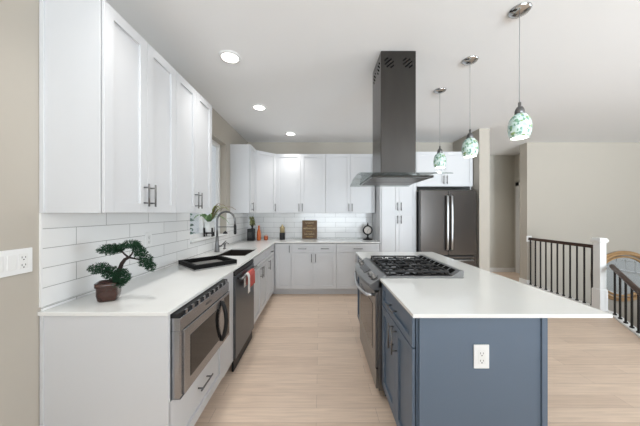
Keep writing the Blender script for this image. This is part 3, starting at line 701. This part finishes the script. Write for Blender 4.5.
t = thing('stair_railing', 'dark sloping stair railing right of the newel post, in front of the round mirror', 'railing', (3.9, 3.1, .022))
P0, P1 = Vector((4.085, 3.47)), Vector((3.46, 2.50)); dv = (P1-P0).normalized()
def rz(s): return .665-.24*s
m = MB(); Lr = (P1-P0).length; pts = [(P0.x+dv.x*s, P0.y+dv.y*s, rz(s)) for s in (0.0, .3, .6, .9, Lr-.02)]
m.tube(pts, .034, 10, flat=(.8, 1.0)); obj('handrail', m, 'rail', t)
for k in range(9):
    s = .115+k*.15
    if s < Lr-.04:
        x, y = P0.x+dv.x*s-.012, P0.y+dv.y*s; obj('baluster', baluster(x, y, .0225, rz(s)-.02), 'balus', t)
# oval mirror on the far wall
t = thing('round_mirror', 'round gold framed mirror on the far wall behind the stair railing', 'mirror', (5.91, YB, .18))
m = MB(); ro = []
for k in range(48):
    a = 2*PI*k/48; ro.append((5.91+.565*math.cos(a), YB-.03, .18+.44*math.sin(a)))
m.tube(ro, .052, 12, closed=True, flat=(1, .5)); obj('frame', m, 'gold', t)
m = MB(); m.tube([(5.91+(x-5.91)*.86, YB-.03, .18+(z-.18)*.86) for x, _, z in ro], .018, 8, closed=True); obj('frame_bead', m, 'gold', t)
m = MB(); m.tube([(5.91+(x-5.91)*1.08, YB-.028, .18+(z-.18)*1.08) for x, _, z in ro], .02, 8, closed=True); obj('frame_edge', m, 'gold', t)
m = MB(); m.skin([m.ring([(5.91+(x-5.91)*.88, yy, .18+(z-.18)*.88) for x, _, z in ro]) for yy in (YB-.02, YB-.012)], smooth=False); obj('mirror_glass', m, 'mirror', t)

# ------------------------------------------------------------------ bonsai
bx0, by0, K = -1.2, 1.41, 1/176.0
def bp(px, py, dy=0): return Vector((bx0+(px-109)*K, by0+dy, .916+(300-py)*K))
t = thing('bonsai', 'small artificial bonsai pine in a brown glazed pot on the left countertop', 'bonsai', (bx0, by0, .916))
m = MB(); rings = []
Rz = Matrix.Rotation(math.radians(24), 3, 'Z')
def rsq(r, z, rr=.3, n=5):
    out = []
    for cx, cy, a0 in ((1, 1, 0), (-1, 1, 90), (-1, -1, 180), (1, -1, 270)):
        for k in range(n):
            a = math.radians(a0+90*k/(n-1)); out.append(Vector((bx0, by0, z)) + Rz @ Vector((cx*r*(1-rr)+r*rr*math.cos(a), cy*r*(1-rr)*.85+r*rr*math.sin(a), 0)))
    return out
m.skin([m.ring(rsq(r, .9165+z)) for r, z in ((.038, 0), (.044, .008), (.049, .036), (.049, .078), (.055, .082), (.055, .105), (.047, .105), (.045, .092))])
obj('pot', m, 'pot', t)
m = MB()
m.skin([m.ring(rsq(.0455, .9165+z)) for z in (.09, .10)], smooth=False)
for i in range(60):
    a = random.uniform(0, 2*PI); r = .043*math.sqrt(random.random()); c = Vector((bx0+r*math.cos(a), by0+r*math.sin(a)*.85, 1.019)); s = random.uniform(.005, .009)
    m.obox(c, s*1.5, s*1.2, s, Matrix.Rotation(random.uniform(0, 3), 3, 'Z') @ Matrix.Rotation(random.uniform(0, 1), 3, 'X'))
o = obj('gravel', m, 'gravel', t); o['kind'] = 'stuff'
m = MB()
m.tube([bp(112, 287), bp(114, 279), bp(118, 271, .01), bp(120.5, 264, .01), bp(124.5, 259.5, .005), bp(129, 257.5)], [.014, .0125, .0115, .0105, .009, .0075], 10)
m.tube([bp(128.5, 257.5), bp(125, 254.5), bp(121, 250.5), bp(112, 250)], [.006, .0045, .004, .003], 8)
m.tube([bp(129, 257.5), bp(132, 254), bp(134, 249), bp(132, 246)], [.006, .0045, .004, .003], 8)
m.tube([bp(129, 257.5), bp(134, 258.5), bp(141, 260), bp(148, 263)], [.006, .0045, .004, .003], 8)
m.tube([bp(116, 275), bp(108, 272), bp(101, 269)], [.006, .0045, .003], 8)
obj('trunk', m, 'bark', t)
pads = [[(110.5, 249.5, 13, 5.5), (119, 248, 7, 5)], [(131, 244.5, 9.5, 4.5), (136, 247, 6, 4)], [(140.5, 252.5, 6.5, 7), (146, 261, 7.5, 7), (151, 267, 5, 5)], [(100, 268.5, 11, 5.5)], [(113, 273, 10, 7), (122, 277, 9, 9), (118, 283, 8, 5)]]
for pad in pads:
    m = MB()
    for (cx, cy, rx, rzz) in pad:
        for i in range(int(rx*rzz*5)):
            while True:
                q = Vector((random.uniform(-1, 1), random.uniform(-1, 1), random.uniform(-1, 1)))
                if q.length < 1: break
            base = bp(cx+q.x*rx*.9, cy-q.z*rzz*.9, q.y*max(rx, rzz)*.75*K)
            for k in range(6):
                dr_ = (Vector((random.uniform(-1, 1), random.uniform(-1, 1), random.uniform(-.6, 1.2)))+q*.6).normalized(); L_ = random.uniform(.008, .015)
                sd = dr_.cross(Vector((random.random(), random.random(), random.random()))).normalized()*.0019
                m.bm.faces.new(m.ring([base-sd, base+sd, base+dr_*L_]))
    obj('foliage_pad', m, 'needle', t)

# ------------------------------------------------------------------ tray
t = thing('wooden_tray', 'black rectangular wooden tray on the countertop beside the sink', 'tray', (-1.067, 2.361, .916), math.radians(48))
a, b, h, th = .195, .19, .048, .034
m = MB(); m.box(-a, a, -b, b, .0005, .012); obj('base', m, 'trayin', t, local=True, bevel=.001, label='grey inside base')
m = MB(); m.box(-a, a, -b, -b+th, .012, h); m.box(-a, a, b-th, b, .012, h); m.box(-a, -a+th, -b+th, b-th, .012, h); m.box(a-th, a, -b+th, b-th, .012, h)
obj('rim', m, 'tray', t, local=True, bevel=.0015)

# ------------------------------------------------------------------ window sill plant
t = thing('potted_plant', 'leafy plant in a white pot on black legs on the window sill', 'plant', (-1.465, 3.25, WZ0+.014))
px, py, pz = -1.452, 3.25, WZ0+.014
m = MB(); m.lathe((px, py, pz), [(.05, .055), (.058, .06), (.062, .10), (.062, .195), (.056, .195), (.054, .17)], 28); obj('pot', m, 'white', t)
m = MB()
for k in range(4):
    a = PI/4+k*PI/2+.2; m.box(px+.0665*math.cos(a)-.008, px+.0665*math.cos(a)+.008, py+.0665*math.sin(a)-.008, py+.0665*math.sin(a)+.008, pz+.0005, pz+.115)
for a in (PI/4+.2, PI*3/4+.2):
    R = Matrix.Rotation(a, 3, 'Z'); m.obox((px, py, pz+.043), .118, .012, .016, R)
obj('stand', m, 'black', t)
def blade(m, pts, w):
    pts = [Vector(p) for p in pts]; L, R_ = [], []
    for i, p in enumerate(pts):
        tg = (pts[min(i+1, len(pts)-1)]-pts[max(0, i-1)]).normalized(); sd = tg.cross(Vector((0, 0, 1))).normalized()*w*math.sin(PI*(.12+.88*i/(len(pts)-1)))
        L.append(m.bm.verts.new(p+sd)); R_.append(m.bm.verts.new(p-sd+Vector((0, 0, .004))))
    for i in range(len(pts)-1): m.bm.faces.new((L[i], R_[i], R_[i+1], L[i+1])).smooth = True
def arc(dx, dy, rise, drop, n=7):
    return [(px+dx*s, py+dy*s, pz+.175+rise*math.sin(PI*s*.62)-drop*s*s) for s in [k/(n-1) for k in range(n)]]
def leafset(nm, specs, mm):
    m = MB()
    for dx, dy, rise, drop, w in specs: blade(m, arc(dx, dy, rise, drop), w)
    o = obj(nm, m, mm, t); sm = o.modifiers.new('thick', 'SOLIDIFY'); sm.thickness = .002
leafset('green_leaf', [(.0, -.42, .16, .10, .022), (.03, -.32, .15, .06, .022), (.06, -.24, .15, .10, .02), (.1, -.16, .14, .05, .022), (.2, .0, .14, .09, .022), (.1, .15, .14, .05, .02), (.08, -.12, .13, .02, .024), (.24, .06, .15, .15, .02)], 'leaf2')
leafset('olive_leaf', [(.27, -.02, .24, .06, .026), (.12, -.02, .24, .05, .026), (.2, .1, .25, .03, .026), (.08, .05, .23, 0, .028), (.16, -.05, .26, .06, .026)], 'leaf')
leafset('brown_leaf', [(.34, .03, .25, .06, .02), (.2, .03, .26, .02, .024), (.12, .1, .26, 0, .024)], 'leaf3')
m = MB(); m.lathe((-1.40, 3.665, WZ0+.0145), [(.034, 0), (.033, .012), (.02, .028), (.008, .034), (.007, .045)], 14)
tag(obj('figurine', m, 'black', origin=(-1.40, 3.665, WZ0+.0145)), 'small black figurine at the far end of the window sill', 'figurine')

# ------------------------------------------------------------------ back counter items
ZT = .9155
def wx(px, y): return (px-320)/248*y
Y = 4.50
x = wx(251.2, Y)
t = thing('vase', 'black square vase holding a small goblet of olive leaves on the back counter', 'vase', (x, Y, ZT))
m = MB(); m.box(x-.058, x+.058, Y-.058, Y+.058, ZT+.0005, ZT+.21); obj('block', m, 'black', t, bevel=.004)
m = MB()
for k in range(3): m.box(x-.03+k*.02, x-.024+k*.02, Y-.0592, Y-.058, ZT+.05, ZT+.15)
obj('pale_mark', m, 'nickel', t)
x2 = x+.02
m = MB(); m.lathe((x2, Y, ZT+.21), [(.03, 0), (.03, .006), (.012, .012), (.014, .03), (.04, .08), (.042, .09), (.036, .09)], 18); obj('goblet', m, 'black', t)
m = MB()
for i in range(90):
    a = random.uniform(0, 2*PI); r = random.uniform(.0, .05); h = random.uniform(.0, .13)
    p = Vector((x2+r*math.cos(a), Y+r*math.sin(a), ZT+.29+h)); R = Matrix.Rotation(random.uniform(0, 6), 3, 'Z') @ Matrix.Rotation(random.uniform(-1, 1), 3, 'X')
    m.bm.faces.new(m.ring([p+R @ Vector(c) for c in ((-.012, 0, -.02), (.0, .004, -.03), (.012, 0, -.02), (.0, -.003, .03))]))
obj('leaves', m, 'leaf', t)
x = wx(258.9, 4.52)
m = MB(); m.lathe((x, 4.52, ZT+.0005), [(.034, 0), (.037, .006), (.037, .12), (.03, .17), (.015, .21), (.0135, .25), (.017, .255), (.017, .265), (.01, .265)], 24)
tag(obj('ceramic_bottle', m, 'orange', origin=(x, 4.52, ZT+.0005)), 'slim orange ceramic bottle beside the black square vase', 'bottle')
x = wx(266, 4.55)
t = thing('candle', 'small amber glass candle right of the orange bottle', 'candle', (x, 4.55, ZT))
m = MB(); m.lathe((x, 4.55, ZT+.0005), [(.032, 0), (.036, .005), (.036, .07), (.033, .07), (.033, .055)], 20); obj('glass_jar', m, 'amber', t)
m = MB(); m.lathe((x, 4.55, ZT+.056), [(.0325, 0), (.03, .03), (.012, .04)], 18); obj('wax', m, 'pink', t)
x = wx(282.3, 4.6)
t = thing('soap_bottle', 'black bottle with a pale brass house-shaped top on the back counter', 'bottle', (x, 4.6, ZT))
m = MB(); m.lathe((x, 4.6, ZT+.0005), [(.046, 0), (.05, .005), (.05, .125), (.047, .13)], 4*6); obj('bottle_body', m, 'black', t)
m = MB(); m.lathe((x, 4.6, ZT+.1305), [(.045, 0), (.045, .085), (.052, .088), (.012, .135), (.012, .15)], 24); obj('bottle_top', m, 'brass', t)
# wooden sign leaning on the tile
x = wx(309.5, 4.70)
t = thing('wooden_sign', 'brown wooden sign with lines of lettering leaning on the tiled back wall', 'sign', (x, 4.70, ZT))
tl = Matrix.Rotation(math.radians(-9), 3, 'X'); o0 = Vector((x, 4.735, ZT+.004))
def sg(m, cx, cz, sx, sz, d0, d1): m.obox(o0 + tl @ Vector((cx, -(d0+d1)/2, cz)), sx, d1-d0, sz, tl)
m = MB()
for k in range(4): sg(m, 0, .044+k*.088, .285, .086, 0, .014)
sg(m, 0, .176, .285, .35, -.004, .0)
bd = obj('board', m, 'sign', t, bevel=.0015)
def text(body, size, loc, mm, parent, name='lettering', rot=None, width=None):
    cu = bpy.data.curves.new('t', 'FONT'); cu.body = body; cu.size = size; cu.align_x = 'CENTER'; cu.align_y = 'CENTER'; cu.extrude = .0006
    ob = bpy.data.objects.new('t', cu); C.objects.link(ob); bpy.context.view_layer.update()
    me = bpy.data.meshes.new_from_object(ob.evaluated_get(bpy.context.evaluated_depsgraph_get())); bpy.data.objects.remove(ob)
    bm = bmesh.new(); bm.from_mesh(me); m_ = MB(); m_.bm.free(); m_.bm = bm
    if width:
        xs = [v.co.x for v in bm.verts]; k = width/(max(xs)-min(xs))
        for v in bm.verts: v.co.x *= k
    R = rot @ Matrix.Rotation(PI/2, 3, 'X')
    for v in bm.verts: v.co = R @ v.co + Vector(loc)
    return obj(name, m_, mm, parent)
# the letters are too small to read in the photograph: rows of short strokes of the same size
rows = [(.305, .16, .034, 'letter'), (.25, .11, .026, 'letter2'), (.195, .235, .036, 'letter'), (.135, .12, .026, 'letter2'), (.09, .19, .036, 'letter'), (.04, .14, .03, 'letter2')]
for z, wd, h, mm in rows:
    m = MB(); xx = -wd/2
    while xx < wd/2-.008:
        s = random.uniform(.008, .016); hh = h*random.choice((.55, .6, .65, 1.0))
        sg(m, xx+.0025, z-(h-hh)/2*.6, .005, hh, .0142, .0152)
        if random.random() < .75: sg(m, xx+s/2, z-(h-hh)/2*.6+random.choice((-1, 0, 1))*hh*.4, s, .0045, .0142, .0152)
        xx += s+.004
    obj('lettering', m, mm, bd)
# clock
x, yc = wx(367.7, 4.62), 4.62
t = thing('table_clock', 'black pedestal table clock with a round pale dial near the pantry', 'clock', (x, yc, ZT))
m = MB(); m.lathe((x, yc, ZT+.0005), [(.085, 0), (.085, .012), (.07, .02), (.03, .028), (.014, .05), (.014, .07), (.022, .08), (.014, .088)], 24); obj('pedestal', m, 'black', t)
m = MB(); zc = ZT+.175
m.disc((x, yc+.025, zc), (0, -1, 0), [(.06, 0), (.085, .004), (.092, .018), (.09, .034), (.072, .046), (.068, .042), (.066, .03)], 36); hd = obj('case', m, 'black', t)
m = MB(); m.disc((x, yc-.006, zc), (0, -1, 0), [(.0685, 0), (.0685, .003)], 32); dl_ = obj('dial', m, 'dial', hd)
m = MB()
for k in range(12):
    a = k*PI/6; m.obox((x+.056*math.sin(a), yc-.0095, zc+.056*math.cos(a)), .004, .001, .013, Matrix.Rotation(a, 3, 'Y'))
for a, L_ in ((.9, .032), (3.4, .046)): m.obox((x+L_/2*math.sin(a), yc-.0102, zc+L_/2*math.cos(a)), .004, .001, L_, Matrix.Rotation(a, 3, 'Y'))
obj('clock_hand', m, 'black', dl_)
m = MB(); m.lathe((x, yc, zc+.088), [(.012, 0), (.02, .008), (.01, .016), (.016, .03), (.006, .042), (.004, .056)], 14); obj('finial', m, 'black', t)

# repeats of one kind share a group
for stem, grp in (('wall_cabinet', 'white wall cabinets'), ('base_cabinet', 'white base cabinets'), ('island_cabinet', 'slate blue island cabinets'),
                  ('recessed_light', 'recessed ceiling lights'), ('wall_outlet', 'white wall outlets'), ('stair_railing', 'dark stair railings')):
    for o in C.objects:
        if o.parent is None and o.name.split('.')[0] == stem: o['group'] = grp
